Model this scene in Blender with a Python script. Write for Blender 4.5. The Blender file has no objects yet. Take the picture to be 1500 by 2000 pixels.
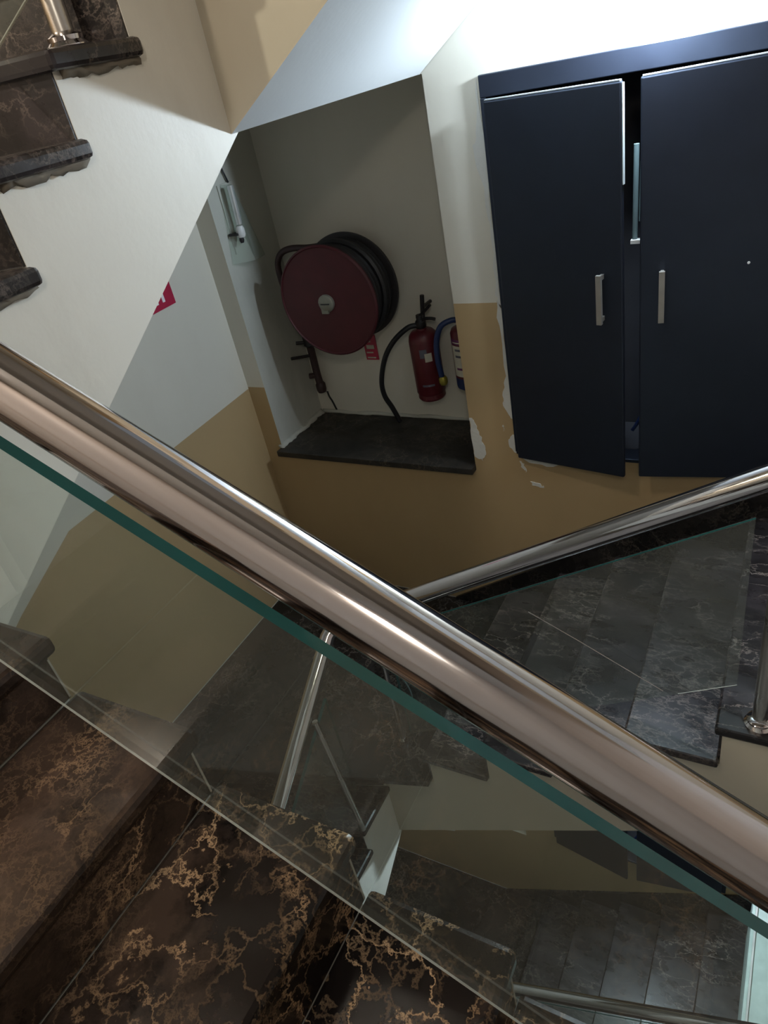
import bpy, bmesh, math, random
from mathutils import Matrix, Vector
random.seed(7)
C = bpy.context.scene.collection
S = 2.8          # all coordinates below are in units of 2.8 m (camera to far wall), converted on creation
ZO = 0.968       # the lower landing is world z = 0
H = 1.12         # storey height in the same units
def W(p): return Vector((p[0]*S, p[1]*S, (p[2]+ZO)*S))

# ------------------------------------------------------------------ camera
cam = bpy.data.cameras.new('camera'); co = bpy.data.objects.new('camera', cam); C.objects.link(co)
R = ((0.872030194752533, 0.45245095484716935, -0.18668549193160214),
     (0.11366187683780529, -0.5581867638529392, -0.8218932500106633),
     (-0.4760717563493629, 0.695496707481256, -0.5381821370959509))
xa = Vector(R[0]); ya = -Vector(R[1]); za = -Vector(R[2])
m = Matrix((xa, ya, za)).transposed().to_4x4(); m.translation = W((0, 0, 0))
co.matrix_world = m
cam.sensor_fit = 'VERTICAL'; cam.sensor_height = 24.0; cam.sensor_width = 18.0
cam.lens = 24.0*1399.05/2000.0
cam.clip_start = 0.01
bpy.context.scene.camera = co

# ------------------------------------------------------------------ world, exposure
w = bpy.data.worlds.new('world'); bpy.context.scene.world = w; w.use_nodes = True
w.node_tree.nodes['Background'].inputs[0].default_value = (0.6, 0.66, 0.7, 1)
w.node_tree.nodes['Background'].inputs[1].default_value = 0.25
vs = bpy.context.scene.view_settings
vs.view_transform = 'Standard'; vs.look = 'None'; vs.gamma = 1.0; vs.use_curve_mapping = False
vs.exposure = 0.13

LAMP = 1150.0          # radiance of the cold bulbs over the cabinets
def area(name, loc, target, size, power, col, sizey=None):
    l = bpy.data.lights.new(name, 'AREA'); l.energy = power; l.color = col
    l.shape = 'RECTANGLE'; l.size = size; l.size_y = sizey or size
    o = bpy.data.objects.new(name, l); C.objects.link(o); o.location = W(loc)
    o.rotation_euler = (W(target)-W(loc)).to_track_quat('-Z', 'Y').to_euler()
    return o
area('stairwell_fill', (-0.45, 0.0, 0.68), (-0.2, 0.3, -0.8), 0.22, 17, (1.0, 0.87, 0.72))  # unseen area light added as warm fill for the stairwell
area('landing_ceiling_light', (-0.86, -0.12, 0.36), (-0.2, 0.2, -0.4), 0.08, 28, (1.0, 0.86, 0.70))

area('niche_fill', (0.12, -0.24, 0.30), (-0.65, 1.1, -0.45), 0.24, 9, (1.0, 0.90, 0.76))  # unseen light added at the near side to brighten the niche

# ------------------------------------------------------------------ materials
def newmat(name):
    m = bpy.data.materials.new(name); m.use_nodes = True
    nt = m.node_tree; b = nt.nodes['Principled BSDF']
    return m, nt, b
def N(nt, t, **k):
    n = nt.nodes.new(t)
    for a, v in k.items():
        if a in n.inputs.keys(): n.inputs[a].default_value = v
        else: setattr(n, a, v)
    return n
def ramp(nt, src, stops):
    r = nt.nodes.new('ShaderNodeValToRGB'); e = r.color_ramp.elements
    e[0].position, e[0].color = stops[0]; e[1].position, e[1].color = stops[-1]
    for p, c in stops[1:-1]:
        x = e.new(p); x.color = c
    nt.links.new(src, r.inputs[0]); return r
def mixc(nt, fac, a, b, mode='MIX'):
    n = nt.nodes.new('ShaderNodeMix'); n.data_type = 'RGBA'; n.blend_type = mode
    for i, v in ((0, fac), (6, a), (7, b)):
        if hasattr(v, 'is_linked'): nt.links.new(v, n.inputs[i])
        else: n.inputs[i].default_value = v
    return n.outputs[2]
def g(v): return (v, v, v, 1)
def paint(name, col, rough=0.55, dirt=0.12, dirtcol=(0.30, 0.24, 0.16, 1), bump=0.05):
    m, nt, b = newmat(name)
    geo = N(nt, 'ShaderNodeNewGeometry')
    n1 = N(nt, 'ShaderNodeTexNoise', Scale=2.2, Detail=6.0, Roughness=0.62)
    n2 = N(nt, 'ShaderNodeTexNoise', Scale=55.0, Detail=4.0)
    mp = N(nt, 'ShaderNodeMapping'); mp.inputs['Scale'].default_value = (1, 1, 0.35)
    nt.links.new(geo.outputs['Position'], mp.inputs[0])
    nt.links.new(mp.outputs[0], n1.inputs[0]); nt.links.new(geo.outputs['Position'], n2.inputs[0])
    r = ramp(nt, n1.outputs[0], [(0.48, g(0)), (0.75, g(1))])
    f = nt.nodes.new('ShaderNodeMath'); f.operation = 'MULTIPLY'; f.inputs[1].default_value = dirt
    nt.links.new(r.outputs[0], f.inputs[0])
    c = mixc(nt, f.outputs[0], col, dirtcol)
    nt.links.new(c, b.inputs['Base Color'])
    b.inputs['Roughness'].default_value = rough
    bp = N(nt, 'ShaderNodeBump', Strength=bump, Distance=0.01)
    nt.links.new(n2.outputs[0], bp.inputs['Height']); nt.links.new(bp.outputs[0], b.inputs['Normal'])
    return m
def marble(name, dark, mid, vein, rough=0.22, dust=0.0, scale=1.0, off=0.0, stretch=(1, 1, 1), net=0.8, spec=0.45):
    m, nt, b = newmat(name)
    geo = N(nt, 'ShaderNodeNewGeometry')
    mp = N(nt, 'ShaderNodeMapping'); mp.inputs['Location'].default_value = (off, off*1.7, off*0.6)
    mp.inputs['Rotation'].default_value = (0.3, 0.2, 0.5); mp.inputs['Scale'].default_value = stretch
    nt.links.new(geo.outputs['Position'], mp.inputs[0])
    P = mp.outputs[0]
    wn = N(nt, 'ShaderNodeTexNoise', Scale=4.5*scale, Detail=7.0, Roughness=0.66)
    nt.links.new(P, wn.inputs[0])
    sub = nt.nodes.new('ShaderNodeVectorMath'); sub.operation = 'SUBTRACT'; sub.inputs[1].default_value = (0.5, 0.5, 0.5)
    nt.links.new(wn.outputs[1], sub.inputs[0])
    sc = nt.nodes.new('ShaderNodeVectorMath'); sc.operation = 'SCALE'; sc.inputs['Scale'].default_value = 0.34/scale
    nt.links.new(sub.outputs[0], sc.inputs[0])
    ad = nt.nodes.new('ShaderNodeVectorMath'); ad.operation = 'ADD'
    nt.links.new(P, ad.inputs[0]); nt.links.new(sc.outputs[0], ad.inputs[1])
    def veins(s, w0, lo, hi, ms):
        v = N(nt, 'ShaderNodeTexVoronoi', Scale=s*scale); v.feature = 'DISTANCE_TO_EDGE'
        nt.links.new(ad.outputs[0], v.inputs['Vector'])
        r = ramp(nt, v.outputs['Distance'], [(0.0, g(1)), (w0*0.4, g(0.45)), (w0, g(0))])
        k = N(nt, 'ShaderNodeTexNoise', Scale=ms*scale, Detail=4.0)
        nt.links.new(P, k.inputs[0])
        rk = ramp(nt, k.outputs[0], [(lo, g(0)), (hi, g(1))])
        mu = nt.nodes.new('ShaderNodeMath'); mu.operation = 'MULTIPLY'
        nt.links.new(r.outputs[0], mu.inputs[0]); nt.links.new(rk.outputs[0], mu.inputs[1])
        return mu.outputs[0]
    v1 = veins(7.0, 0.030, 0.47, 0.60, 2.3)
    v2 = veins(14.0, 0.075, 0.50, 0.66, 2.2)
    v3 = veins(30.0, 0.12, 0.56, 0.70, 3.1)
    cl = N(nt, 'ShaderNodeTexNoise', Scale=3.2*scale, Detail=8.0, Roughness=0.6); nt.links.new(ad.outputs[0], cl.inputs[0])
    rc = ramp(nt, cl.outputs[0], [(0.46, g(0)), (0.62, g(1))])
    c = mixc(nt, rc.outputs[0], dark, mid)
    v2s = nt.nodes.new('ShaderNodeMath'); v2s.operation = 'MULTIPLY'; v2s.inputs[1].default_value = net; nt.links.new(v2, v2s.inputs[0])
    v3s = nt.nodes.new('ShaderNodeMath'); v3s.operation = 'MULTIPLY'; v3s.inputs[1].default_value = net*0.55; nt.links.new(v3, v3s.inputs[0])
    c = mixc(nt, v3s.outputs[0], c, vein); c = mixc(nt, v2s.outputs[0], c, vein); c = mixc(nt, v1, c, vein)
    if dust:
        dn = N(nt, 'ShaderNodeTexNoise', Scale=5.0, Detail=6.0); nt.links.new(P, dn.inputs[0])
        rd = ramp(nt, dn.outputs[0], [(0.3, g(dust*0.4)), (0.7, g(dust))])
        c = mixc(nt, rd.outputs[0], c, (0.20, 0.19, 0.18, 1))
    nt.links.new(c, b.inputs['Base Color']); b.inputs['Specular IOR Level'].default_value = spec
    rr = N(nt, 'ShaderNodeTexNoise', Scale=9.0, Detail=5.0); nt.links.new(P, rr.inputs[0])
    r2 = ramp(nt, rr.outputs[0], [(0.3, g(rough*0.8)), (0.75, g(rough*1.5))])
    nt.links.new(r2.outputs[0], b.inputs['Roughness'])
    return m
def plain(name, col, rough=0.5, metal=0.0, coat=0.0, emit=None, estr=0.0, spec=0.5, stint=(1, 1, 1)):
    m, nt, b = newmat(name)
    n = N(nt, 'ShaderNodeTexNoise', Scale=14.0, Detail=5.0)
    geo = N(nt, 'ShaderNodeNewGeometry'); nt.links.new(geo.outputs['Position'], n.inputs[0])
    k = 0.86
    r = ramp(nt, n.outputs[0], [(0.3, (col[0]*k, col[1]*k, col[2]*k, 1)), (0.7, (min(col[0]*1.08, 1), min(col[1]*1.08, 1), min(col[2]*1.08, 1), 1))])
    nt.links.new(r.outputs[0], b.inputs['Base Color'])
    b.inputs['Roughness'].default_value = rough; b.inputs['Metallic'].default_value = metal
    b.inputs['Coat Weight'].default_value = coat; b.inputs['Specular IOR Level'].default_value = spec; b.inputs['Specular Tint'].default_value = (*stint, 1)
    if emit:
        b.inputs['Emission Color'].default_value = emit; b.inputs['Emission Strength'].default_value = estr
    return m
def steel(name, rough=0.12, col=(0.72, 0.70, 0.68)):
    m, nt, b = newmat(name)
    geo = N(nt, 'ShaderNodeNewGeometry'); n = N(nt, 'ShaderNodeTexNoise', Scale=6.0, Detail=6.0)
    nt.links.new(geo.outputs['Position'], n.inputs[0])
    r = ramp(nt, n.outputs[0], [(0.35, g(rough*0.7)), (0.7, g(rough*1.6))]); nt.links.new(r.outputs[0], b.inputs['Roughness'])
    b.inputs['Base Color'].default_value = (*col, 1); b.inputs['Metallic'].default_value = 1.0
    return m
def sheetglass(name, tint=(0.93, 0.97, 0.95), dust=0.06, dcol=(0.42, 0.42, 0.38)):
    m, nt, b = newmat(name)
    out = nt.nodes['Material Output']
    tr = N(nt, 'ShaderNodeBsdfTransparent'); tr.inputs[0].default_value = (*tint, 1)
    gl = N(nt, 'ShaderNodeBsdfGlossy'); gl.inputs['Roughness'].default_value = 0.0
    df = N(nt, 'ShaderNodeBsdfDiffuse'); df.inputs[0].default_value = (*dcol, 1)
    lf = N(nt, 'ShaderNodeLayerWeight'); lf.inputs['Blend'].default_value = 0.5
    pw = nt.nodes.new('ShaderNodeMath'); pw.operation = 'POWER'; pw.inputs[1].default_value = 5.0
    lw = nt.nodes.new('ShaderNodeMath'); lw.operation = 'MULTIPLY_ADD'; lw.inputs[1].default_value = 0.92; lw.inputs[2].default_value = 0.04
    nt.links.new(lf.outputs['Facing'], pw.inputs[0]); nt.links.new(pw.outputs[0], lw.inputs[0])
    m1 = N(nt, 'ShaderNodeMixShader'); m2 = N(nt, 'ShaderNodeMixShader')
    geo = N(nt, 'ShaderNodeNewGeometry'); n = N(nt, 'ShaderNodeTexNoise', Scale=4.0, Detail=6.0)
    nt.links.new(geo.outputs['Position'], n.inputs[0])
    r = ramp(nt, n.outputs[0], [(0.3, g(dust*0.6)), (0.7, g(dust*1.4))])
    nt.links.new(r.outputs[0], m1.inputs[0]); nt.links.new(tr.outputs[0], m1.inputs[1]); nt.links.new(df.outputs[0], m1.inputs[2])
    nt.links.new(lw.outputs[0], m2.inputs[0]); nt.links.new(m1.outputs[0], m2.inputs[1]); nt.links.new(gl.outputs[0], m2.inputs[2])
    nt.links.new(m2.outputs[0], out.inputs[0])
    return m

M = {}
M['white'] = paint('cream_white_wall_paint', (0.68, 0.65, 0.56, 1), 0.5, 0.10)
M['nearwall'] = paint('greyish_pink_wall_paint', (0.52, 0.47, 0.43, 1), 0.5, 0.2)
M['soffit'] = paint('white_soffit_paint', (0.66, 0.68, 0.68, 1), 0.6, 0.04)
M['stringer'] = paint('off_white_stringer_paint', (0.84, 0.82, 0.74, 1), 0.5, 0.22)
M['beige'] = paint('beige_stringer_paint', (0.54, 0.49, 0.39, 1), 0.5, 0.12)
M['tan'] = paint('tan_dado_gloss_paint', (0.46, 0.33, 0.175, 1), 0.38, 0.16, (0.26, 0.2, 0.10, 1))
M['plaster'] = paint('bare_plaster', (0.66, 0.66, 0.62, 1), 0.9, 0.25, bump=0.4)
M['jamb'] = paint('worn_grey_paint', (0.50, 0.50, 0.44, 1), 0.6, 0.5, (0.20, 0.19, 0.15, 1))
M['marble'] = marble('dark_brown_marble', (0.008, 0.0055, 0.0045, 1), (0.050, 0.032, 0.023, 1), (0.46, 0.29, 0.16, 1), 0.2, off=-0.85, spec=0.3, net=0.5)
M['marble2'] = marble('dark_grey_marble', (0.008, 0.0065, 0.007, 1), (0.030, 0.024, 0.026, 1), (0.26, 0.21, 0.18, 1), 0.27, 0.03, 1.1, 3.3, (0.75, 1.5, 1.0), 0.6)
M['marble3'] = marble('dark_skirting_marble', (0.010, 0.009, 0.009, 1), (0.03, 0.026, 0.024, 1), (0.12, 0.10, 0.08, 1), 0.15, 0.0, 1.0, 7.0)
M['marble4'] = marble('dusty_sill_marble', (0.009, 0.008, 0.006, 1), (0.028, 0.023, 0.017, 1), (0.13, 0.10, 0.07, 1), 0.5, 0.04, 1.3, 5.0)
M['steel'] = steel('polished_stainless_steel', 0.075, (0.70, 0.66, 0.66))
M['steel2'] = steel('satin_stainless_steel', 0.28, (0.55, 0.53, 0.50))
M['glass'] = sheetglass('dusty_clear_glass')
M['acrylic'] = sheetglass('clear_acrylic', (0.93, 0.97, 0.95), 0.10, (0.7, 0.75, 0.72))
M['gedge'] = plain('green_glass_edge', (0.010, 0.075, 0.070), 0.12, 0.0, 0.5)
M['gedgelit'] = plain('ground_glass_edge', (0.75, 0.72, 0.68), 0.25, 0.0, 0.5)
M['cabinet'] = plain('black_laminate', (0.009, 0.011, 0.018), 0.40, 0.0, 0.0, spec=0.7, stint=(0.68, 0.80, 1.0))
M['cabedge'] = plain('door_edge_highlight', (0.55, 0.6, 0.62), 0.35)  # pale colour stands in for light caught on the door edges
M['inside'] = plain('dark_cabinet_interior', (0.02, 0.02, 0.025), 0.8)
M['pipe'] = plain('grey_conduit_plastic', (0.13, 0.19, 0.20), 0.5)
M['red'] = plain('red_enamel', (0.10, 0.008, 0.014), 0.45, 0.0, 0.1)
M['reddark'] = plain('dull_red_enamel', (0.065, 0.006, 0.011), 0.55, 0.0, 0.0)
M['rubber'] = plain('black_rubber', (0.012, 0.013, 0.016), 0.5)
M['brownmetal'] = plain('dark_brown_metal', (0.05, 0.028, 0.028), 0.5, 0.2)
M['blackmetal'] = plain('black_painted_metal', (0.02, 0.018, 0.02), 0.45, 0.2)
M['blue'] = plain('blue_plastic', (0.012, 0.03, 0.11), 0.45)
M['purple'] = plain('purple_print', (0.12, 0.02, 0.10), 0.5)
M['label'] = plain('cream_label', (0.55, 0.52, 0.42), 0.6)
M['greyprint'] = plain('grey_print', (0.10, 0.10, 0.13), 0.6)
M['zinc'] = plain('zinc_plated_metal', (0.26, 0.26, 0.22), 0.4, 0.5)
M['brightmetal'] = plain('bright_chromed_tube', (0.75, 0.8, 0.82), 0.18, 0.7)
M['brass'] = plain('brass_nozzle', (0.35, 0.30, 0.05), 0.4, 0.6)
M['handle'] = plain('brushed_handle_metal', (0.40, 0.38, 0.34), 0.4, 0.6)
M['signred'] = plain('sign_red', (0.42, 0.02, 0.06), 0.4)
M['signwhite'] = plain('sign_white', (0.85, 0.8, 0.82), 0.4)
M['pale'] = plain('pale_blue_green_board', (0.55, 0.68, 0.64), 0.5)
M['wplastic'] = plain('white_plastic', (0.7, 0.7, 0.68), 0.4)
M['bulb'] = plain('lit_led_bulb', (0.9, 0.9, 0.9), 0.4, emit=(0.72, 0.86, 1.0, 1), estr=LAMP)
M['grime'] = plain('grey_brown_mortar', (0.20, 0.17, 0.13), 0.9)
M['scratch'] = plain('pale_grout', (0.42, 0.38, 0.32), 0.8)

# ------------------------------------------------------------------ object helpers
def thing(name, label, cat, loc, group=None):
    o = bpy.data.objects.new(name, None); C.objects.link(o); o.location = W(loc)
    o.empty_display_size = 0.1
    o['label'] = label; o['category'] = cat
    if group: o['group'] = group
    return o
def origin(par):
    v = Vector((0, 0, 0))
    while par: v = v + par.location; par = par.parent
    return v
def mk(name, V, F, mats, par=None, mi=None, smooth=False, bevel=0.0, label=None, kind=None):
    me = bpy.data.meshes.new(name); o0 = origin(par)
    me.from_pydata([tuple(W(v)-o0) for v in V], [], F)
    for x in (mats if isinstance(mats, (list, tuple)) else [mats]): me.materials.append(M[x])
    if mi:
        for p, i in zip(me.polygons, mi): p.material_index = i
    bm = bmesh.new(); bm.from_mesh(me); bmesh.ops.recalc_face_normals(bm, faces=bm.faces)
    if bevel:
        es = [e for e in bm.edges if len(e.link_faces) == 2 and e.calc_face_angle(0) > 0.6]
        bmesh.ops.bevel(bm, geom=es, offset=bevel, segments=2, profile=0.5, affect='EDGES')
    bm.to_mesh(me); bm.free()
    if smooth:
        for p in me.polygons: p.use_smooth = True
    o = bpy.data.objects.new(name, me); C.objects.link(o)
    if par: o.parent = par
    if label: o['label'] = label
    if kind: o['kind'] = kind
    return o
def box_vf(x0, x1, y0, y1, z0, z1):
    V = [(x, y, z) for z in (z0, z1) for y in (y0, y1) for x in (x0, x1)]
    F = [(0, 1, 3, 2), (4, 6, 7, 5), (0, 4, 5, 1), (2, 3, 7, 6), (0, 2, 6, 4), (1, 5, 7, 3)]
    return V, F
def box(name, x0, x1, y0, y1, z0, z1, mat, par=None, **k):
    V, F = box_vf(x0, x1, y0, y1, z0, z1); return mk(name, V, F, mat, par, **k)
def boxes(name, L, mat, par=None, **k):
    V = []; F = []
    for b in L:
        v, f = box_vf(*b); n = len(V); V += v; F += [tuple(i+n for i in q) for q in f]
    return mk(name, V, F, mat, par, **k)
def prism(name, pts, axis, a0, a1, mat, par=None, shift=None, **k):
    """extrude polygon pts along axis ('x','y','z'); pts are the two other coordinates in order"""
    n = len(pts); V = []
    for s, a in ((0, a0), (1, a1)):
        for i, (p, q) in enumerate(pts):
            if shift and s: p = p+shift(i)
            V.append({'x': (a, p, q), 'y': (p, a, q), 'z': (p, q, a)}[axis])
    F = [tuple(range(n))[::-1], tuple(range(n, 2*n))]
    F += [(i, (i+1) % n, n+(i+1) % n, n+i) for i in range(n)]
    return mk(name, V, F, mat, par, **k)
def tube_vf(path, r, seg=14, caps=True, rs=None):
    P = [Vector(p) for p in path]; V = []; F = []
    T = []
    for i in range(len(P)):
        a = P[max(i-1, 0)]; b = P[min(i+1, len(P)-1)]; T.append((b-a).normalized())
    up = Vector((0, 0, 1)) if abs(T[0].z) < 0.9 else Vector((1, 0, 0))
    nrm = (up-T[0]*up.dot(T[0])).normalized()
    for i, p in enumerate(P):
        nrm = (nrm-T[i]*nrm.dot(T[i])).normalized(); bn = T[i].cross(nrm)
        rr = rs[i] if rs else r
        for k in range(seg):
            a = 2*math.pi*k/seg; V.append(tuple(p+(nrm*math.cos(a)+bn*math.sin(a))*rr))
    for i in range(len(P)-1):
        for k in range(seg):
            F.append((i*seg+k, i*seg+(k+1) % seg, (i+1)*seg+(k+1) % seg, (i+1)*seg+k))
    if caps:
        F.append(tuple(range(seg))[::-1]); F.append(tuple((len(P)-1)*seg+k for k in range(seg)))
    return V, F
def shade_auto(o, ang=40):
    me = o.data
    for p in me.polygons: p.use_smooth = True
    bm = bmesh.new(); bm.from_mesh(me)
    for e in bm.edges:
        if len(e.link_faces) != 2 or e.calc_face_angle(0) > math.radians(ang): e.smooth = False
    bm.to_mesh(me); bm.free(); return o
def tube(name, path, r, mat, par=None, seg=14, **k):
    V, F = tube_vf(path, r, seg); return shade_auto(mk(name, V, F, mat, par, **k))
def spline(pts, n=8):
    P = [Vector(p) for p in pts]; P = [2*P[0]-P[1]]+P+[2*P[-1]-P[-2]]; out = []
    for i in range(1, len(P)-2):
        for j in range(n):
            t = j/n; a, b, c, d = P[i-1:i+3]
            out.append(0.5*((2*b)+(c-a)*t+(2*a-5*b+4*c-d)*t*t+(3*b-a-3*c+d)*t**3))
    out.append(P[-2]); return [tuple(v) for v in out]
def lathe(name, prof, c, axis, mat, par=None, seg=40, mats=None, mi=None, ang=35, **k):
    """prof = [(radius, offset)] about an axis direction through c"""
    ax = Vector(axis).normalized(); u = ax.orthogonal().normalized(); v = ax.cross(u); V = []; F = []; I = []
    for (r, h) in prof:
        for s in range(seg):
            a = 2*math.pi*s/seg; V.append(tuple(Vector(c)+ax*h+(u*math.cos(a)+v*math.sin(a))*r))
    for i in range(len(prof)-1):
        for s in range(seg):
            F.append((i*seg+s, i*seg+(s+1) % seg, (i+1)*seg+(s+1) % seg, (i+1)*seg+s)); I.append(mi[i] if mi else 0)
    F.append(tuple(range(seg))[::-1]); I.append(mi[0] if mi else 0)
    F.append(tuple((len(prof)-1)*seg+s for s in range(seg))); I.append(mi[-1] if mi else 0)
    return shade_auto(mk(name, V, F, mats or mat, par, mi=I, **k), ang)
def lump(name, pts, r, par, mat='plaster'):
    V, F = tube_vf(spline(pts, 5), r, 7)
    V = [(x+random.uniform(-r, r)*0.5, y+random.uniform(-r, r)*0.4, z+random.uniform(-r, r)*0.5) for x, y, z in V]
    return mk(name, V, F, mat, par, smooth=True)
def dup(root, dz, label=None, group=None):
    r = root.copy(); C.objects.link(r); r.location = root.location+Vector((0, 0, dz*S))
    if label: r['label'] = label
    if group: r['group'] = group
    for ch in list(root.children):
        c = ch.copy(); C.objects.link(c); c.parent = r
        for q in ch.children:
            d = q.copy(); C.objects.link(d); d.parent = c
    return r

XL, XR, YN, YF = -0.936, 0.66, -0.27, 1.0      # room walls
ZB, ZT = -2.088, 1.02
H2 = 0.0115    # slab thickness
HL = 0.0135

# ------------------------------------------------------------------ walls
def in_niche(x, z): return any(-0.895 < x < -0.471 and -0.653+d < z < -0.0427+d for d in (0, -H, H))
def in_cab(x, z): return any(-0.392 < x < -0.008 and -0.612+d < z < -0.058+d for d in (0, -H, H))
def dado_far(x, z):
    for d in (H, 0, -H):
        top = (-0.508 if x < -0.6 else -0.352 if x < -0.2 else -0.2)+d
        bot = -0.968+d+(0 if x < 0 else 0.2)
        if bot < z < top: return True
    return False
def wall_far():
    xs = sorted({XL, -0.895, -0.6, -0.555, -0.471, -0.392, -0.2, -0.008, 0.0, XR})
    zs = {ZB, ZT}
    for d in (0, -H, H):
        for z in (-0.653, -0.0427, -0.612, -0.058, -0.508, -0.352, -0.2, -0.968, -0.768): zs.add(z+d)
    zs = sorted(z for z in zs if ZB <= z <= ZT)
    V = []; F = []; I = []
    def quad(a, b, c, d, m):
        n = len(V); V.extend([a, b, c, d]); F.append((n, n+1, n+2, n+3)); I.append(m)
    for i in range(len(xs)-1):
        for j in range(len(zs)-1):
            x0, x1, z0, z1 = xs[i], xs[i+1], zs[j], zs[j+1]; x, z = (x0+x1)/2, (z0+z1)/2
            if in_niche(x, z) or in_cab(x, z): continue
            quad((x0, YF, z0), (x1, YF, z0), (x1, YF, z1), (x0, YF, z1), 1 if dado_far(x, z) else 0)
    for d in (0, -H, H):
        a, b, zb, zt, y2 = -0.895, -0.471, -0.653+d, -0.0427+d, 1.16
        if zt > ZT: zt = ZT-0.01
        quad((a, YF, zb), (a, y2, zb), (a, y2, zt), (a, YF, zt), 2)
        quad((b, YF, zb), (b, y2, zb), (b, y2, zt), (b, YF, zt), 0)
        quad((a, y2, zb), (b, y2, zb), (b, y2, zt), (a, y2, zt), 0)
        quad((a, YF, zb), (b, YF, zb), (b, y2, zb), (a, y2, zb), 0)
        quad((a, YF, zt), (b, YF, zt), (b, y2, zt), (a, y2, zt), 0)
    me = mk('wall_far', V, F, ['white', 'tan', 'jamb'], None, mi=I, kind='structure')
    me['label'] = 'cream wall with tan dado, niche and cabinet opening'
    return me
wf = wall_far()
def wall_left():
    V = []; F = []; I = []
    def poly(pts, m):
        n = len(V); V.extend([(XL, y, z) for y, z in pts]); F.append(tuple(range(n, n+len(pts)))); I.append(m)
    for d in (H, 0, -H):
        k = [(YF, -0.512), (0.526, -0.522), (0.40, -0.585), (YN, -0.99)]
        b = [(YF, -0.968), (0.446, -0.968), (0.446, -1.0), (YN, -1.4)]
        k = [(y, z+d) for y, z in k]; b = [(y, max(z+d, ZB)) for y, z in b]
        poly(k+b[::-1], 1)
        top = [(y, max(min(z+d+H, ZT), ZB)) for y, z in [(YF, -0.968), (0.446, -0.968), (0.446, -1.0), (YN, -1.4)]]
        poly(k+top[::-1], 0)
    poly([(YN, ZB), (YN, ZB+0.02), (0.3, ZB+0.02), (0.3, ZB)], 1)
    return mk('wall_left', V, F, ['white', 'tan'], None, mi=I, kind='structure', label='pale wall with tan dado beside the landing')
wall_left()
def quadwall(name, pts, mat, label=None): return mk(name, pts, [(0, 1, 2, 3)], mat, None, kind='structure', label=label)
def splitwall(name, fn):
    V = []; F = []; I = []
    zs = [ZB, -2.088+0.45, -0.968, -0.968+0.45, 0.152, 0.152+0.45, ZT]
    for j in range(6):
        n = len(V); V += [fn(0, zs[j]), fn(1, zs[j]), fn(1, zs[j+1]), fn(0, zs[j+1])]; F.append((n, n+1, n+2, n+3)); I.append(1 if j % 2 == 0 else 0)
    return mk(name, V, F, ['white', 'tan'], None, mi=I, kind='structure')
quadwall('wall_near', [(XL, YN, ZB), (XR, YN, ZB), (XR, YN, ZT), (XL, YN, ZT)], 'nearwall')
quadwall('wall_right', [(XR, YN, ZB), (XR, YF, ZB), (XR, YF, ZT), (XR, YN, ZT)], 'nearwall')
quadwall('ceiling', [(XL, YN, ZT), (XR, YN, ZT), (XR, YF+0.0, ZT), (XL, YF, ZT)], 'soffit')
quadwall('floor', [(XL, YN, ZB-0.001), (XR, YN, ZB-0.001), (XR, YF, ZB-0.001), (XL, YF, ZB-0.001)], 'marble2')

# ------------------------------------------------------------------ stairs
h = 0.056; G = 0.10; Y2 = 0.587
def far_flight(dz, label, visible, mtread, mside, upper=False):
    t = thing('stair_flight', label, 'staircase', (-0.474, 0.8, -0.968+dz), 'stair flights')
    z0 = -0.968+dz; n = 7; x1 = -0.427
    xe = 0.62 if True else 0
    xlft = -0.521 if not upper else -0.474
    top = [(xlft, z0-H2)]
    for k in range(1, n+1):
        x = x1+G*(k-1); top += [(x+0.004, z0+h*(k-1)-H2), (x+0.004, z0+h*k-H2)]
    top += [(XR-0.001, z0+h*n-H2)]
    if not upper:
        bot = [(XR-0.001, -0.76+dz), (0.2, -0.765+dz), (xlft, -1.163+dz)]
        V = []; npt = len(top)+3
        prism('stringer', top+bot, 'y', Y2, YF-0.001, mside, t)
    else:
        # soffit slightly steeper at the wall than at the open side
        a = [(XR-0.001, Y2, 0.36), (0.17, Y2, 0.353), (-0.474, Y2, -0.0427)]
        b = [(XR-0.001, YF-0.001, 0.40), (0.17, YF-0.001, 0.40), (-0.474, YF-0.001, -0.0427)]
        V = [(x, Y2, z) for x, z in top]+a+[(x, YF-0.001, z) for x, z in top]+b; q = len(top)+3
        F = [tuple(range(q))[::-1], tuple(range(q, 2*q))]+[(i, (i+1) % q, q+(i+1) % q, q+i) for i in range(q)]
        I = [1, 0]+[0]*q
        I[2+len(top)] = 0
        for i in (len(top), len(top)+1): I[2+i] = 0
        mk('stringer', V, F, ['soffit', 'beige'], t, mi=[1, 0]+[0]*q)
    if visible:
        for k in range(1, n+1):
            x = x1+G*(k-1); xb = x+G+0.003 if k < n else XR-0.001
            yA, yB = Y2-0.007, YF-0.001
            jit = random.uniform(-.001, .001)
            box('tread', x-0.004, xb, yA+jit, yB, z0+h*k-H2, z0+h*k, mtread, t, bevel=0.008)
            box('riser', x+0.001, x+0.007, Y2+0.0005, yB, z0+h*(k-1), z0+h*k-H2, mtread, t)
    return t
def nose_y(k): return 0.576-0.084*k
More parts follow.
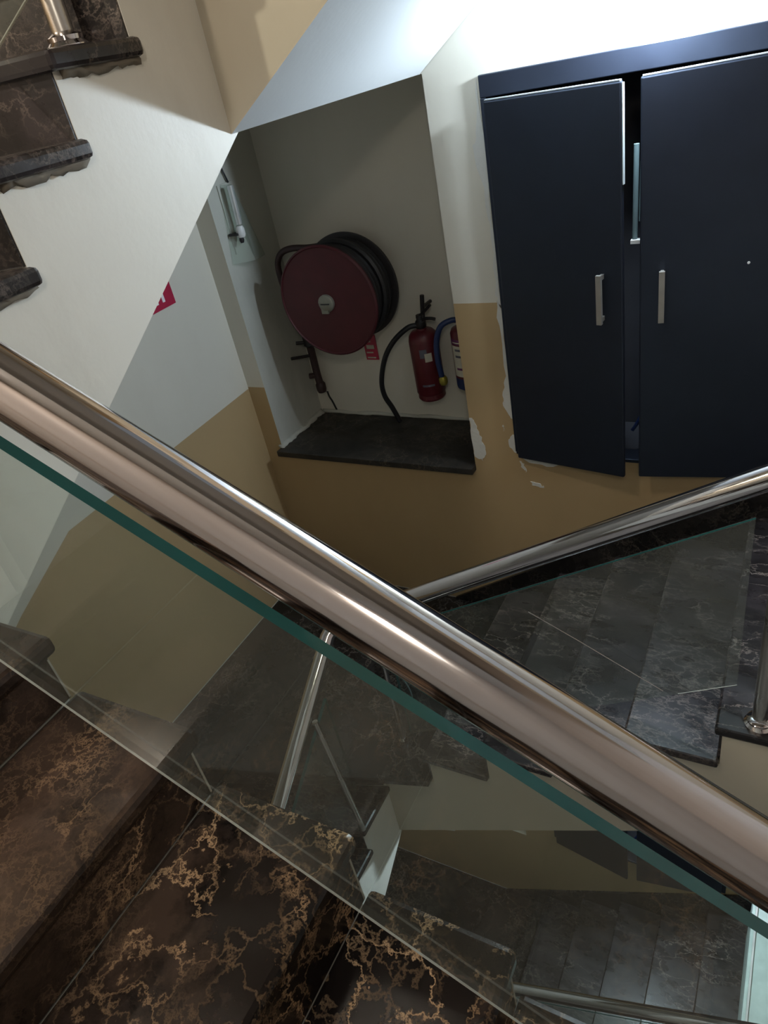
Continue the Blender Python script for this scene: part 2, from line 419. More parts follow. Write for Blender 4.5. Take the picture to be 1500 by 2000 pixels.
def left_flight(dz, xa, label, mtread, mside, nmax, zend=None):
    """runs down towards the camera along the left wall from the landing at -0.968+dz"""
    z0 = -0.968+dz; t = thing('stair_flight', label, 'staircase', (xa, 0.3, z0+0.0), 'stair flights')
    n = nmax; SK = -0.14
    zs = [z0-h*k for k in range(n+1)]
    if zend is not None:
        for k in range(4, n+1): zs[k] = zs[3]+(zend-zs[3])*(k-3)/(n-3)
    yend = YN+0.001
    # side profile (y, z): nosing corners
    top = [(0.62, z0-H2)]
    for k in range(0, n):
        y = nose_y(k)+0.006; top += [(y, zs[k]-HL), (y, zs[k+1]-HL)]
    top += [(yend, zs[n]-H2)]
    zb = lambda y: -1.163+dz+(y-0.597)*0.62 if xa > -0.5 else -1.166+dz+(y-0.60)*0.66
    bot = [(yend, zb(yend)), (0.60, zb(0.60)), (0.62, zb(0.60))]
    P = top+bot; N0 = len(top)
    def sh(i): return SK if 1 <= i < N0-1 else 0
    prism('stringer', P, 'x', xa, XL+0.001, mside, t, shift=sh)
    for k in range(1, n+1):
        ya = nose_y(k); yb = nose_y(k-1)+0.008
        if k == n: ya = YN+0.001
        a, b = xa+0.010, XL+0.001; s1 = SK if k < n else 0
        pts = [(a, ya), (a, yb), (b, yb+SK), (b, ya+s1)]
        prism('tread', pts, 'z', zs[k]-HL, zs[k], mtread, t, bevel=0.010)
        if xa > -0.5 and 1 < k < 6: lump('cement_fillet', [(xa+0.001, ya+0.012, zs[k]-HL), (xa+0.0012, (ya+yb)/2, zs[k]-HL-0.001), (xa+0.001, yb-0.004, zs[k]-HL)], 0.0042, t, 'grime')
        y = nose_y(k-1)+0.004
        pts = [(xa-0.0005, y), (xa-0.0005, y+0.006), (b, y+SK+0.006), (b, y+SK)]
        prism('riser', pts, 'z', zs[k], zs[k-1]-HL, mtread, t)
    return t
def near_flight(dz, label, mtread, detailed=True):
    noses = [(-0.403, -0.277), (-0.2985, -0.328), (-0.196, -0.383), (-0.101, -0.444), (0.0, -0.500), (0.10, -0.538)]
    zl = -0.576; y1 = 0.182
    t = thing('stair_flight', label, 'staircase', (-0.1, -0.04, -0.576+dz), 'stair flights')
    xs0 = -0.473
    top = [(xs0, -0.277-H2)]
    for k, (x, z) in enumerate(noses):
        nz = noses[k+1][1] if k+1 < len(noses) else zl
        top += [(x-0.006, z-H2), (x-0.006, nz-H2)]
    top += [(XR-0.001, zl-H2)]
    bot = [(XR-0.001, -0.76), (0.16, -0.76), (xs0, -0.43)]
    prism('stringer', [(x, z+dz) for x, z in top+bot], 'y', YN+0.001, y1-0.009, 'stringer', t)
    for k, (x, z) in enumerate(noses):
        xp = noses[k-1][0]-0.004 if k else xs0+0.001
        nz = noses[k+1][1] if k+1 < len(noses) else zl
        box('tread', xp, x, YN+0.001, y1, z-0.014+dz, z+dz, mtread, t, bevel=0.012)
        box('riser', x-0.008, x-0.003, YN+0.001, y1-0.0085, nz+dz, z-0.014+dz, mtread, t)
        prism('joint_bead', [(y1-0.0095, nz+0.001+dz), (y1-0.0082, nz+0.001+dz), (y1-0.0082, z-0.015+dz), (y1-0.0095, z-0.015+dz)], 'x', x-0.0033, x-0.0026, 'scratch', t)
    box('tread', noses[-1][0]-0.004, XR-0.001, YN+0.001, y1, zl-0.014+dz, zl+dz, mtread, t, bevel=0.01)
    return t

far_flight(0, 'dark marble stair flight rising right behind the steel rail, beige side face', True, 'marble2', 'beige')
far_flight(-H, 'lowest dark marble stair flight, seen at the bottom right under the beige stringer', True, 'marble2', 'beige')
far_flight(H, 'white stair soffit sloping up to the right above the niche and cabinet', False, 'marble2', 'beige', upper=True)
left_flight(H, -0.474, 'white-sided upper stair flight with dark marble step ends at top left', 'marble2', 'stringer', 7, -0.277)
left_flight(0, -0.521, 'dark stair flight dropping toward the viewer from the lower landing', 'marble2', 'stringer', 7)
near_flight(0, 'brown veined marble steps in the lower left foreground', 'marble')

# landings (part of the setting)
def landing(dz, xr, mat, name='floor'):
    z0 = -0.968+dz
    o = prism(name, [(xr, 0.576), (xr, YF-0.001), (XL+0.001, YF-0.001), (XL+0.001, 0.436)], 'z', z0-H2, z0, mat, None, kind='structure', bevel=0.006)
    b = prism('trim_1', [(xr-0.0, 0.62), (xr-0.0, YF), (XL, YF), (XL, 0.48)], 'z', -0.0427-H+dz, z0-H2, 'soffit', o)
    return o
lo = landing(0, -0.4275, 'marble3'); lo['label'] = 'dark marble landing between the tan walls'
la = landing(H, -0.474, 'marble3'); la['label'] = 'upper landing slab'
ll = landing(-H, -0.4275, 'marble3'); ll['label'] = 'lowest dark marble landing'
# upper near-side slab overhead
box('trim_2', XL, XR, YN, 0.12, 0.70, 0.74, 'soffit', None, kind='structure')

# skirtings on the far wall
for i, d in enumerate((0, -H)):
    z0 = -0.968+d
    pts = [(-0.555, z0+0.0005)]
    for k in range(1, 8):
        x = -0.427+G*(k-1); pts += [(x+0.0005, z0+h*(k-1)+0.0005), (x+0.0005, z0+h*k+0.0005)]
    pts += [(0.655, z0+h*7+0.0005), (0.655, z0+h*7+0.09), (0.21, z0+h*7+0.09), (-0.555+0.004, z0+0.004)]
    prism('baseboard_far', pts, 'y', YF-0.006, YF-0.0005, 'marble3', None, kind='structure', bevel=0.001)

# ------------------------------------------------------------------ balustrades
def glass_panel(name, plane, const, pts, thick, par, label=None, edgemats=None, arris=0.0011):
    """pts = list of 2 coords (other horizontal, z), 4 corners top-left, top-right, bottom-right, bottom-left"""
    V = []
    for c in (const-thick/2, const+thick/2):
        for (a, z) in pts: V.append((a, c, z) if plane == 'y' else (c, a, z))
    n = len(pts)
    F = [tuple(range(n)), tuple(range(n, 2*n))[::-1]]+[(i, (i+1) % n, n+(i+1) % n, n+i) for i in range(n)]
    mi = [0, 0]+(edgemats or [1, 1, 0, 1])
    o = mk(name, V, F, ['glass', 'gedge', 'gedgelit'], par, mi=mi, label=label)
    (a, za), (b, zb) = pts[3], pts[2]; e = arris
    if e:
        c0, c1 = const-thick/2, const-thick/2+e
        q = [(u, c, z) if plane == 'y' else (c, u, z) for c in (c0, c1) for (u, z) in ((a, za), (b, zb), (b, zb-0.0006), (a, za-0.0006))]
        n_, = (len(o.data.vertices),)
        mk('ground_edge', q, [(0, 1, 2, 3), (7, 6, 5, 4), (0, 4, 5, 1), (1, 5, 6, 2), (2, 6, 7, 3), (3, 7, 4, 0)], 'gedgelit', o)
    return o
RR = 0.0125   # rail radius
# near balustrade
nb = thing('glass_balustrade', 'thick polished steel handrail with green-edged glass crossing the foreground', 'railing', (-0.1, 0.146, -0.5), 'glass balustrades')
YG = 0.146
rz = lambda x: -0.2235-0.584*x
tube('handrail', spline([(-0.50, 0.20, 0.085), (-0.49, 0.16, 0.074), (-0.465, YG, rz(-0.465))], 6)[:-1]+[(x, YG, rz(x)) for x in (-0.46, -0.3, -0.1, 0.1, 0.16)]+[(0.19, YG, rz(0.175)), (0.24, YG, rz(0.18)), (0.6, YG, rz(0.18))], RR, 'steel', nb, 48)
gt = lambda x: -0.2595-0.570*x
gb = lambda x: -0.4855-0.577*x
glass_panel('glass_panel', 'y', YG, [(-0.47, gt(-0.47)), (0.17, gt(0.17)), (0.17, gb(0.17)), (-0.47, gb(-0.47))], 0.0052, nb)
for x in (-0.46, 0.16):
    zt_, zb_ = rz(x), -0.277 if x < 0 else -0.576
    p = tube('post', [(x, YG-0.012, zb_), (x, YG-0.012, zt_-0.01)], 0.007, 'steel', nb)
# balustrade of the flight behind
fb = thing('glass_balustrade', 'thinner steel handrail with clear glass rising right in front of the tan wall', 'railing', (-0.2, 0.623, -0.8), 'glass balustrades')
YR = 0.623
r2 = lambda x: -0.3815+0.577*x
corner = [(-0.5555, 0.56, -0.738), (-0.5555, 0.60, -0.709), (-0.552, 0.615, -0.700), (-0.540, YR, -0.6935), (-0.52, YR, -0.684)]
tube('handrail', [(-0.4, YR, r2(-0.4))]+[(x, YR, r2(x)) for x in (-0.2, 0, 0.15, 0.18)]+[(0.22, YR, r2(0.19)), (0.62, YR, r2(0.19))], RR, 'steel', fb, 32)
tube('handrail', [(-0.4, YR, r2(-0.4)), (-0.50, YR, r2(-0.50))]+[(-0.535, YR-0.003, -0.688), (-0.55, 0.612, -0.694)], RR, 'steel', fb, 32)
g2t = lambda x: -0.424+0.577*x
g2b = lambda x: -0.648+0.577*x
glass_panel('glass_panel', 'y', YR, [(-0.47, g2t(-0.47)), (-0.015, g2t(-0.015)), (-0.015, g2b(-0.015)), (-0.47, g2b(-0.47))], 0.0052, fb, arris=0, edgemats=[0, 1, 0, 1])
tube('ground_edge', [(-0.47, YR, g2t(-0.47)), (-0.015, YR, g2t(-0.015))], 0.0009, 'gedge', fb, 6)
tube('ground_edge', [(-0.075, YR-0.002, g2b(-0.075)), (-0.015, YR-0.002, g2b(-0.015))], 0.0004, 'gedgelit', fb, 6)
tube('reflection_line', [(-0.245, 0.610, -0.594), (-0.19, 0.610, -0.6235), (-0.09, 0.610, -0.680)], 0.0006, 'steel', fb, 10)  # thin rod stands in for a bright line reflected in the glass
glass_panel('glass_panel', 'y', YR, [(0.03, g2t(0.03)), (0.2, g2t(0.2)), (0.2, g2b(0.2)), (0.03, g2b(0.03))], 0.0052, fb)
def post(par, x, y, zb, zt, r=0.0075, collar=True, lean=(0, 0)):
    p = tube('post', [(x, y, zb), (x+lean[0], y+lean[1], zt)], r, 'steel2', par, 20)
    if collar: lathe('collar', [(r*1.9, 0), (r*1.9, 0.003), (r*1.55, 0.006), (r*1.6, 0.009), (r*1.05, 0.012)], (x, y, zb), (0, 0, 1), 'steel', p, 24)
    return p
post(fb, 0.011, 0.600, -0.968+5*h+0.0, r2(0.01)-0.012, 0.008)
post(fb, -0.498, 0.634, -0.968, r2(-0.5)-0.01, 0.0045, lean=(-0.004, 0.006))
# lower left balustrade
lb = thing('glass_balustrade', 'short steel handrail dropping toward the viewer over the dark landing', 'railing', (-0.55, 0.5, -0.9), 'glass balustrades')
XRl = -0.5555
tube('handrail', [(-0.55, 0.612, -0.694)]+[(XRl, y, -0.694+(y-0.612)*0.70) for y in (0.595, 0.45, 0.3, 0.1)], 0.0112, 'steel', lb, 32)
glass_panel('glass_panel', 'x', XRl, [(0.55, -0.79), (0.15, -1.07), (0.15, -1.29), (0.55, -1.01)], 0.0052, lb, arris=0)
post(lb, -0.515, 0.497, -1.024, -0.787, 0.0045, collar=False, lean=(-0.030, 0.008))
# top left balustrade
ub = thing('glass_balustrade', 'steel post and glass corner on the upper steps, at the top left', 'railing', (-0.51, 0.4, 0.1), 'glass balustrades')
XRu = -0.51
post(ub, XRu+0.001, 0.468, 0.040, 0.36, 0.0085)
glass_panel('glass_panel', 'x', XRu, [(0.60, 0.36), (0.12, 0.05), (0.12, -0.142), (0.455, 0.079)], 0.0052, ub)
tube('handrail', [(XRu, 0.60, 0.42), (XRu, 0.1, 0.085)], RR, 'steel', ub, 32)
# lowest balustrade = copy of the middle one
lowb = dup(fb, -H, 'lowest steel handrail, a gleaming sliver at the bottom edge of the picture')

# ------------------------------------------------------------------ cabinets
def cabinet(dz, label):
    t = thing('wall_cabinet', label, 'cabinet', (-0.2, 1.0, -0.612+dz), 'wall cabinets')
    zb, zt = -0.612+dz, -0.058+dz
    fr = 0.013
    # frame: four rails in one part
    boxes('frame', [(-0.392, -0.0, 0.994, 1.03, zt-0.024, zt+0.002), (-0.392, -0.384, 0.994, 1.03, zb+0.006, zt-0.024),
                    (-0.008, -0.0, 0.994, 1.03, zb+0.006, zt-0.024), (-0.392, -0.0, 0.997, 1.03, zb, zb+0.006)], 'cabinet', t, bevel=0.003)
    V, F = box_vf(-0.392, -0.008, 1.001, 1.13, zb, zt)
    F = [f for i, f in enumerate(F) if i != 2]
    mk('carcass', V, F, 'inside', t)
    b = tube('conduit', [(-0.1985, 0.989, zb+0.343), (-0.1965, 0.989, zb+0.455)], 0.0034, 'pipe', t)
    tube('conduit', [(-0.1915, 0.989, zb+0.365), (-0.190, 0.989, zb+0.435)], 0.0022, 'pipe', t)
    boxes('conduit_clip', [(-0.203, -0.1895, 0.983, 0.993, zb+0.338, zb+0.343)], 'wplastic', t, bevel=0.001)
    box('lower_clip', -0.198, -0.182, 1.02, 1.03, zb+0.016, zb+0.026, 'wplastic', t, bevel=0.002)
    tube('cable', spline([(-0.182, 1.03, zb+0.1), (-0.19, 1.035, zb+0.08), (-0.204, 1.03, zb+0.05), (-0.21, 1.03, zb+0.04)]), 0.003, 'blue', t, 8)
    z0, z1 = zb+0.001, zt-0.0265
    def leaf(hx, fx, fy, hside):
        d = Vector((fx-hx, fy-YF, 0)); L = d.length; u = d/L; nrm = Vector((u.y, -u.x, 0))
        if nrm.y > 0: nrm = -nrm
        base = Vector((hx, 0.990, 0)); th = 0.0075
        def pt(a, b, z): v = base+u*a+nrm*b; return (v.x, v.y, z)
        V = [pt(a, b, z) for z in (z0, z1) for b in (0, th) for a in (0, L)]
        F = [(0, 1, 3, 2), (4, 6, 7, 5), (0, 4, 5, 1), (2, 3, 7, 6), (0, 2, 6, 4), (1, 5, 7, 3)]
        dr = mk('door', V, F, 'cabinet', t, bevel=0.006)
        # pale strip painted as the lit highlight on the top and upper free edge
        V = [pt(a, b, z) for z in (z1+0.0002, z1+0.0014) for b in (0.001, th-0.0008) for a in (0.002, L-0.002)]
        mk('edge_highlight', V, F, 'cabedge', dr)
        if hside == 0: V = [pt(a, b, z) for z in (z1-0.11, z1-0.002) for b in (0.001, th-0.001) for a in (L+0.0002, L+0.0012)]
        if hside == 0: mk('edge_highlight', V, F, 'cabedge', dr)
        # bar handle
        hz0, hz1 = zb+0.246, zb+0.312; a0 = L-0.027
        V = []; FF = []
        for (A, B, za, zb_) in ((a0-0.0035, a0+0.0035, hz0, hz1),):
            vv = [pt(a, b, z) for z in (za, zb_) for b in (th+0.010, th+0.015) for a in (A, B)]
            V += vv; FF += F
        for za in (hz0+0.002, hz1-0.008):
            n = len(V); V += [pt(a, b, z) for z in (za, za+0.006) for b in (th-0.001, th+0.011) for a in (a0-0.002, a0+0.002)]
            FF += [tuple(i+n for i in f) for f in F]
        mk('handle', V, FF, 'handle', dr, bevel=0.0)
        return dr, pt, th, L
    leaf(-0.383, -0.2045, 0.968, 0)
    dr, pt, th, L = leaf(-0.009, -0.187, 0.974, 1)
    # small pale screw head on the right door
    v = pt(0.055, th, zb+0.31)
    lathe('screw', [(0.0018, -0.0005), (0.0015, 0.0008)], v, (0, -1, 0), 'wplastic', dr, 12)
    return t
cab = cabinet(0, 'tall near-black double-door cabinet standing slightly ajar under the bright lamp')
dup(cab, -H, 'black cabinet corner one storey below, under the beige stringer')

# ------------------------------------------------------------------ lamps over the cabinets
def lamp(dz, label):
    x, z = -0.174, -0.002+dz
    t = thing('wall_lamp', label, 'lamp', (x, 0.999, z), 'lamps above the cabinets')
    lathe('holder', [(0.017, 0.0), (0.017, 0.004), (0.011, 0.006), (0.0105, 0.030)], (x, 0.9995, z), (0, -1, 0), 'wplastic', t, 24)
    lathe('bulb', [(0.006, 0.030), (0.009, 0.034), (0.0115, 0.040), (0.0125, 0.047), (0.0115, 0.054), (0.0075, 0.059), (0.002, 0.061)], (x, 0.9995, z), (0, -1, 0), 'bulb', t, 20)
    return t
lp = lamp(0, 'glaring cold white bulb on the wall over the cabinet')
dup(lp, -H, 'lit bulb over the cabinet one storey below')

# ------------------------------------------------------------------ niche contents
box('niche_sill', -0.8975, -0.4705, 0.982, 1.1595, -0.6535, -0.6415, 'marble4', None, bevel=0.003)
sill = bpy.data.objects['niche_sill']; sill['label'] = 'dusty dark marble slab forming the bottom of the wall niche'; sill['category'] = 'ledge'

def hose_reel():
    cx, cz = -0.7285, -0.357
    t = thing('fire_hose_reel', 'red-faced drum with black hose wound behind it, hung in the niche', 'hose reel', (cx, 1.158, cz))
    ax = (0, -1, 0)
    def y(v): return 1.16-v
    lathe('front_disc', [(0.094, y(1.043)), (0.0985, y(1.042)), (0.0985, y(1.0385)), (0.0955, y(1.0365)), (0.094, y(1.0385)), (0.06, y(1.0375)), (0.02, y(1.036))], (cx, 1.16, cz), ax, 'reddark', t, 72)
    lathe('hub_cap', [(0.0155, y(1.0365)), (0.0155, y(1.031)), (0.012, y(1.0285)), (0.004, y(1.028))], (cx, 1.16, cz), ax, 'zinc', t, 28)
    boxes('hub_plate', [(cx-0.011, cx+0.003, 1.0285, 1.032, cz-0.0175, cz-0.004)], 'zinc', t, bevel=0.001)
    boxes('hub_slot', [(cx-0.009, cx+0.009, 1.0272, 1.0282, cz-0.001, cz+0.001)], 'rubber', t)
    lathe('back_disc', [(0.094, y(1.128)), (0.0965, y(1.126)), (0.0965, y(1.122)), (0.094, y(1.121))], (cx, 1.16, cz), ax, 'blackmetal', t, 72)
    lathe('drum_core', [(0.07, y(1.121)), (0.07, y(1.043))], (cx, 1.16, cz), ax, 'blackmetal', t, 40)
    # hose: helix of real coils
    path = []; turns = 6; hr = 0.0066
    for i in range(turns*36+1):
        a = 2*math.pi*i/36; yy = 1.0505+0.0131*2*math.pi*i/36/(2*math.pi)*0.93
        rr = 0.0845+0.0035*math.sin(i/36*2.1+0.6)
        path.append((cx+rr*math.cos(a-1.1), yy, cz+rr*math.sin(a-1.1)))
    tube('hose', path, hr*1.03, 'rubber', t, 8)
    path = [(cx+0.0775*math.cos(2*math.pi*i/36), 1.049+i*0.00033, cz+0.0775*math.sin(2*math.pi*i/36)) for i in range(36*5+1)]
    tube('hose', path, hr, 'rubber', t, 8)
    tube('mounting_spindle', [(cx, 1.1595, cz), (cx, 1.12, cz)], 0.02, 'blackmetal', t)
    # swing pipe on the left
    tube('feed_pipe', spline([(cx-0.03, 1.095, cz+0.082), (-0.785, 1.095, -0.276), (-0.818, 1.095, -0.275), (-0.843, 1.095, -0.281), (-0.857, 1.095, -0.296), (-0.861, 1.095, -0.315), (-0.858, 1.093, -0.345), (-0.845, 1.085, -0.385), (-0.82, 1.075, -0.40)], 6), 0.0058, 'brownmetal', t, 12)
    return t
hose_reel()
def nozzle():
    t = thing('shutoff_valve', 'dark brown shut-off valve and pipe hanging left below the hose reel', 'valve', (-0.865, 1.145, -0.52))
    tube('pipe', spline([(-0.858, 1.13, -0.440), (-0.862, 1.132, -0.47), (-0.868, 1.14, -0.51), (-0.868, 1.14, -0.55), (-0.866, 1.141, -0.578)], 5), 0.0078, 'brownmetal', t)
    lathe('valve_body', [(0.009, 0), (0.0125, 0.004), (0.0125, 0.022), (0.009, 0.027)], (-0.860, 1.131, -0.478), (0, 0, 1), 'blackmetal', t, 20)
    tube('lever', [(-0.866, 1.137, -0.500), (-0.892, 1.10, -0.492)], 0.0032, 'blackmetal', t, 8)
    tube('lever', [(-0.862, 1.132, -0.470), (-0.882, 1.115, -0.465)], 0.0035, 'blackmetal', t, 8)
    lathe('end_cap', [(0.0085, 0), (0.0105, 0.006), (0.0105, 0.018), (0.008, 0.022)], (-0.867, 1.141, -0.584), (0, 0, 1), 'brownmetal', t, 18)
    lathe('bleed_knob', [(0.006, 0), (0.006, 0.012)], (-0.872, 1.137, -0.545), (-1, -0.4, 0), 'brownmetal', t, 14)
    return t
nozzle()

def extinguisher(cx, cy, zb, zt, r, label, mats, second=False):
    t = thing('fire_extinguisher', label, 'fire extinguisher', (cx, cy, zb), 'extinguishers in the niche')
    hgt = zt-zb
    prof = [(r*0.80, 0), (r*0.98, 0.004), (r, 0.010), (r, hgt*0.20)]
    mi = [0, 0, 0]
    if second:
        prof = [(r*0.80, 0), (r*0.98, 0.004), (r, 0.008), (r, hgt*0.21), (r, hgt*0.76), (r, hgt*0.84), (r, hgt*0.90), (r*0.9, hgt*0.955), (r*0.5, hgt), (r*0.32, hgt*1.02)]
        mi = [1, 1, 1, 0, 2, 0, 0, 0, 0]
    else:
        prof = [(r*0.86, 0), (r*0.95, 0.0035), (r*0.93, 0.012), (r, 0.015), (r, hgt*0.86), (r*0.93, hgt*0.93), (r*0.72, hgt*0.98), (r*0.35, hgt), (r*0.33, hgt*1.02)]
        mi = [0]*8
    lathe('cylinder', prof, (cx, cy, zb), (0, 0, 1), mats[0], t, 40, mats=mats, mi=mi)
    # curved labels
    def curved(name, a0, a1, z0, z1, mat, off=0.0004, n=8):
        V = []; F = []
        for i in range(n+1):
            a = math.radians(a0+(a1-a0)*i/n)
            for z in (z0, z1): V.append((cx+(r+off)*math.sin(a), cy-(r+off)*math.cos(a), z))
        for i in range(n): F.append((2*i, 2*i+2, 2*i+3, 2*i+1))
        mk(name, V, F, mat, t)
    if not second:
        curved('label', 22, 50, zb+hgt*0.60, zb+hgt*0.72, 'label')
        curved('label', 4, 32, zb+hgt*0.66, zb+hgt*0.78, 'greyprint', 0.0003)
        curved('label', -4, 44, zb+hgt*0.24, zb+hgt*0.27, 'greyprint', 0.0003)
    else:
        curved('label', -48, 48, zb+hgt*0.25, zb+hgt*0.74, 'label')
        for k, zz in enumerate((0.66, 0.56, 0.36)):
            curved('printed_line', -30, 5, zb+hgt*zz, zb+hgt*(zz+0.035), 'greyprint' if k < 2 else 'purple', 0.0008)
        curved('label', -40, 30, zb+hgt*0.785, zb+hgt*0.80, 'label', 0.0006)
    zv = zb+hgt*1.02
    lathe('valve', [(r*0.30, 0), (r*0.36, 0.003), (r*0.36, 0.012), (r*0.25, 0.016), (r*0.25, 0.024)], (cx, cy, zv), (0, 0, 1), 'blackmetal', t, 18)
    tube('carry_handle', spline([(cx-0.006, cy, zv+0.012), (cx+0.008, cy-0.002, zv+0.017), (cx+0.022, cy-0.004, zv+0.0185), (cx+0.032, cy-0.004, zv+0.017)]), 0.0030, 'blackmetal', t, 8)
    tube('squeeze_lever', spline([(cx-0.006, cy, zv+0.018), (cx+0.006, cy-0.002, zv+0.026), (cx+0.016, cy-0.003, zv+0.034), (cx+0.026, cy-0.003, zv+0.043)]), 0.0028, 'blackmetal', t, 8)
    return t, zv
t, zv = extinguisher(-0.598, 1.122, -0.575, -0.440, 0.0275, 'red extinguisher with a black hose, hung between the reel and the white pillar', ['red'])
tube('hose', spline([(-0.604, 1.118, zv+0.006), (-0.620, 1.110, zv+0.004), (-0.650, 1.105, -0.456), (-0.676, 1.105, -0.490), (-0.693, 1.105, -0.535), (-0.697, 1.11, -0.57), (-0.690, 1.118, -0.600), (-0.682, 1.125, -0.635)], 6), 0.0050, 'rubber', t, 10)
tube('wall_hook', [(-0.591, 1.1595, -0.402), (-0.590, 1.122, -0.400)], 0.0034, 'blackmetal', t, 8)
tube('valve_stem', [(-0.593, 1.122, -0.428), (-0.5865, 1.122, -0.378)], 0.0040, 'blackmetal', t, 10)
t, zv = extinguisher(-0.5125, 1.122, -0.550, -0.432, 0.0275, 'red, white and blue extinguisher half hidden behind the white pillar', ['red', 'blue', 'purple'], True)
tube('hose', spline([(-0.518, 1.116, zv+0.008), (-0.532, 1.108, zv+0.010), (-0.549, 1.10, -0.428), (-0.560, 1.098, -0.455), (-0.563, 1.098, -0.490), (-0.561, 1.10, -0.522)], 6), 0.0052, 'blue', t, 10)
lathe('nozzle', [(0.006, 0), (0.008, 0.004), (0.008, 0.012), (0.0055, 0.016)], (-0.559, 1.10, -0.538), (0, 0, 1), 'brass', t, 16)
# small red notice under the reel
t = thing('wall_notice', 'small red and cream notice peeking out below the hose reel', 'sign', (-0.735, 1.159, -0.50))
box('plate', -0.7505, -0.7225, 1.1575, 1.1593, -0.517, -0.465, 'signred', t)
boxes('print', [(-0.745, -0.728, 1.1568, 1.1574, -0.494, -0.486), (-0.747, -0.732, 1.1568, 1.1574, -0.503, -0.500), (-0.747, -0.728, 1.1568, 1.1574, -0.5135, -0.511), (-0.745, -0.734, 1.1568, 1.1574, -0.480, -0.473)], 'label', t)

# clear-covered light fitting on the left cheek of the niche
t = thing('emergency_light', 'slim fitting with clear cover and bright metal tube on the niche cheek', 'light fitting', (-0.892, 1.06, -0.21))
X0 = -0.8945
box('back_plate', X0, X0+0.002, 1.030, 1.072, -0.262, -0.147, 'jamb', t)
tube('metal_tube', [(-0.872, 1.0385, -0.150), (-0.872, 1.0350, -0.213)], 0.0056, 'brightmetal', t, 20)
lathe('socket', [(0.006, 0), (0.0078, 0.004), (0.0078, 0.014), (0.0055, 0.019)], (-0.872, 1.0325, -0.234), (0, 0.05, 1), 'wplastic', t, 18)
box('clip', X0+0.003, -0.872, 1.022, 1.034, -0.229, -0.225, 'blackmetal', t)
lathe('pin_cap', [(0.003, 0), (0.0045, 0.004), (0.0038, 0.009)], (-0.873, 1.031, -0.243), (0, 0, 1), 'blackmetal', t, 12)
V = [(-0.8915, 1.0368, -0.147), (-0.8915, 1.0126, -0.2747), (-0.866, 1.0455, -0.2781), (-0.866, 1.0370, -0.1484), (-0.8915, 1.107, -0.2854), (-0.8915, 1.062, -0.152)]
o = mk('clear_cover', V, [(0, 1, 2, 3), (3, 2, 4, 5)], 'acrylic', t)
sm = o.modifiers.new('thick', 'SOLIDIFY'); sm.thickness = 0.0025
tube('wire', spline([(X0+0.003, 1.060, -0.148), (X0+0.004, 1.056, -0.138), (X0+0.003, 1.052, -0.115), (X0+0.003, 1.05, -0.0445)], 4), 0.0016, 'rubber', t, 6)

# exit sign on the left wall: only its lower end shows
t = thing('exit_sign', 'red sign with white lettering, a corner showing past the white stringer', 'sign', (XL+0.001, 0.84, -0.27))
box('plate', XL+0.0005, XL+0.003, 0.775, 0.890, -0.298, -0.245, 'signred', t)
def letter(ch, y0, wd, z0, z1):
    tw = wd*0.26; X = (XL+0.0031, XL+0.0038); L = []
    if ch == 'E': L = [(0, tw, z0, z1)]+[(0, wd, z, z+0.006) for z in (z0, (z0+z1)/2-0.003, z1-0.006)]
    if ch == 'I': L = [(wd/2-tw/2, wd/2+tw/2, z0, z1)]
    if ch == 'T': L = [(wd/2-tw/2, wd/2+tw/2, z0, z1), (0, wd, z1-0.006, z1)]
    if L: boxes('letter', [(X[0], X[1], y0+a, y0+b, c, d) for a, b, c, d in L], 'signwhite', t)
    else:
        V = []
        F = []
        for s in (0, 1):
            a, b = (y0, y0+wd) if s == 0 else (y0+wd, y0)
            k = tw if s == 0 else -tw
            n = len(V)
            V += [(x, yy, zz) for x in X for (yy, zz) in ((a, z0), (a+k, z0), (b, z1), (b-k, z1))]
            F += [(n, n+1, n+2, n+3), (n+4, n+5, n+6, n+7), (n, n+1, n+5, n+4), (n+1, n+2, n+6, n+5), (n+2, n+3, n+7, n+6), (n+3, n, n+4, n+7)]
        mk('letter', V, F, 'signwhite', t)
for k, y0 in ((0, 0.8615), (1, 0.8455), (2, 0.8295)):
    boxes('letter_stroke', [(XL+0.0031, XL+0.0038, y0, y0+0.006, -0.288, -0.256)], 'signwhite', t)

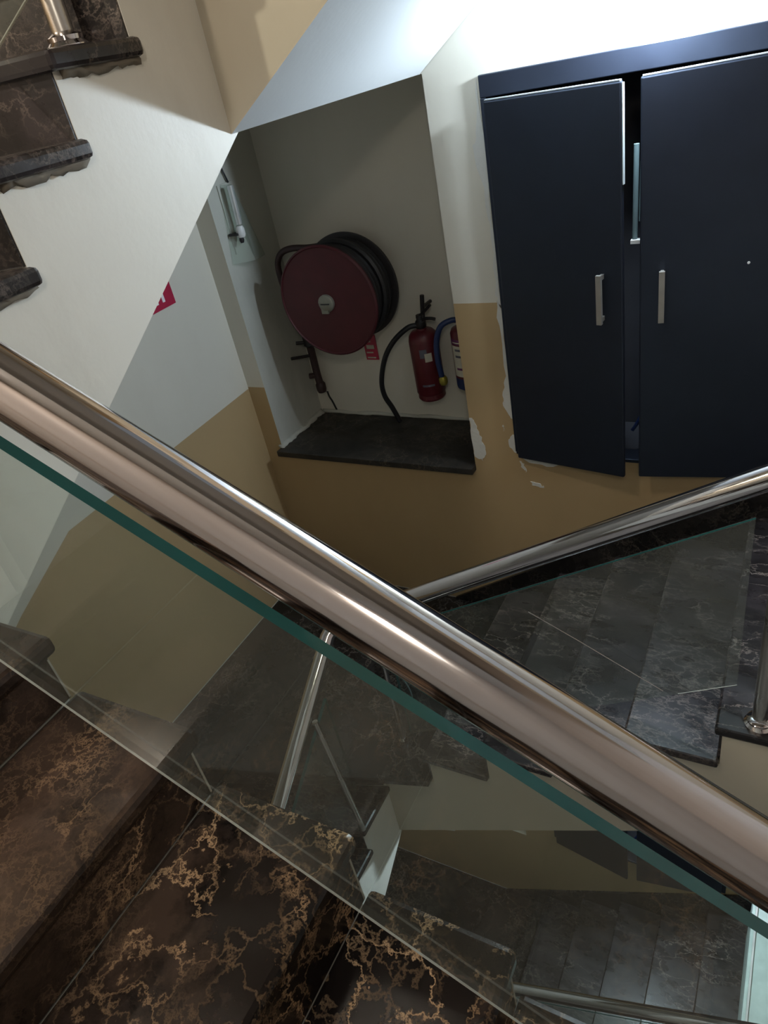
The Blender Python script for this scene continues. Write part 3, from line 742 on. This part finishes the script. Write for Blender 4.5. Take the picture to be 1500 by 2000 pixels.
# ------------------------------------------------------------------ peeling plaster on the far wall
def patch(name, pts, par=None, y=YF, mat='plaster', jit=0.0022, sub=4):
    out = []
    n = len(pts)
    for i in range(n):
        a, b = pts[i], pts[(i+1) % n]
        for k in range(sub):
            t = k/sub; out.append((a[0]+(b[0]-a[0])*t+random.uniform(-jit, jit), a[1]+(b[1]-a[1])*t+random.uniform(-jit, jit)))
    V = [(x, y-0.0009, z) for x, z in out]+[(x, y+0.0002, z) for x, z in out]; q = len(out)
    F = [tuple(range(q))]+[(i, (i+1) % q, q+(i+1) % q, q+i) for i in range(q)]
    return mk(name, V, F, mat, par)
P = 'peeled_plaster_patch'
for pts in ([(-0.471, -0.548), (-0.464, -0.552), (-0.456, -0.575), (-0.450, -0.60), (-0.448, -0.62), (-0.456, -0.632), (-0.468, -0.625), (-0.472, -0.60)],
            [(-0.394, -0.36), (-0.401, -0.348), (-0.400, -0.40), (-0.397, -0.47), (-0.404, -0.50), (-0.408, -0.52), (-0.398, -0.545), (-0.393, -0.545)],
            [(-0.391, -0.575), (-0.402, -0.582), (-0.404, -0.60), (-0.392, -0.612), (-0.372, -0.628), (-0.340, -0.634), (-0.300, -0.625), (-0.300, -0.6125), (-0.391, -0.6125)],
            [(-0.388, -0.628), (-0.382, -0.632), (-0.378, -0.648), (-0.386, -0.640)],
            [(-0.412, -0.560), (-0.408, -0.562), (-0.410, -0.570)],
            [(-0.372, -0.668), (-0.352, -0.672), (-0.350, -0.676), (-0.368, -0.673)],
            [(-0.060, -0.613), (-0.045, -0.614), (-0.05, -0.620), (-0.058, -0.619)],
            [(-0.395, -0.06), (-0.404, -0.12), (-0.412, -0.14), (-0.402, -0.19), (-0.397, -0.26), (-0.400, -0.34), (-0.394, -0.36), (-0.393, -0.2)]):
    patch(P, pts, wf)
# rough cement fillets at the foot of the niche cheek
lump('cement_fillet', [(-0.895, 0.998, -0.642), (-0.894, 1.05, -0.641), (-0.893, 1.10, -0.640), (-0.892, 1.155, -0.640)], 0.0068, wf, 'jamb')
lump('cement_fillet', [(-0.89, 1.158, -0.640), (-0.75, 1.159, -0.640), (-0.6, 1.159, -0.640), (-0.475, 1.159, -0.641)], 0.0042, wf, 'jamb')
tube('wall_crack', spline([(-0.868, 1.1597, -0.592), (-0.866, 1.1597, -0.604), (-0.861, 1.1597, -0.615), (-0.856, 1.1597, -0.632), (-0.852, 1.1597, -0.640)], 3), 0.0022, 'rubber', wf, 6)

# pale board at the bottom right, on the lowest flight
t = thing('pale_board', 'pale blue-green board with a rounded corner at the bottom right edge', 'board', (0.058, 0.78, -1.808))
def rrect(x0, x1, z0, z1, r, n=5):
    out = []
    for cx, cz, a0 in ((x0+r, z1-r, 180), (x1-r, z1-r, 90)):
        for i in range(n+1):
            a = math.radians(a0-90*i/n); out.append((cx+r*math.cos(a), cz+r*math.sin(a)))
    return out+[(x1, z0), (x0, z0)]
prism('side_panel', rrect(0.603, 0.955, -1.8075, -1.5975, 0.018), 'x', 0.052, 0.058, 'pale', t, bevel=0.002)
prism('rim', rrect(0.601, 0.958, -1.8077, -1.5965, 0.02), 'x', 0.0581, 0.062, 'wplastic', t, bevel=0.001)
prism('front_panel', [(0.0522, -1.8075), (0.0725, -1.8075), (0.0725, -1.7515), (0.1725, -1.7515), (0.1725, -1.6955), (0.26, -1.6955), (0.26, -1.600), (0.0522, -1.600)], 'y', 0.595, 0.602, 'pale', t, bevel=0.002)
box('top_panel', 0.0625, 0.26, 0.603, 0.955, -1.606, -1.600, 'pale', t, bevel=0.002)

# thin loop of wire by the landing post
o = tube('wire_loop', spline([(-0.485, 0.64, -0.80), (-0.472, 0.64, -0.815), (-0.462, 0.638, -0.845), (-0.47, 0.636, -0.865), (-0.482, 0.636, -0.86)], 6), 0.0012, 'pipe', None, 6)
o['label'] = 'thin wire loop dangling beside the slim landing post'; o['category'] = 'wire'
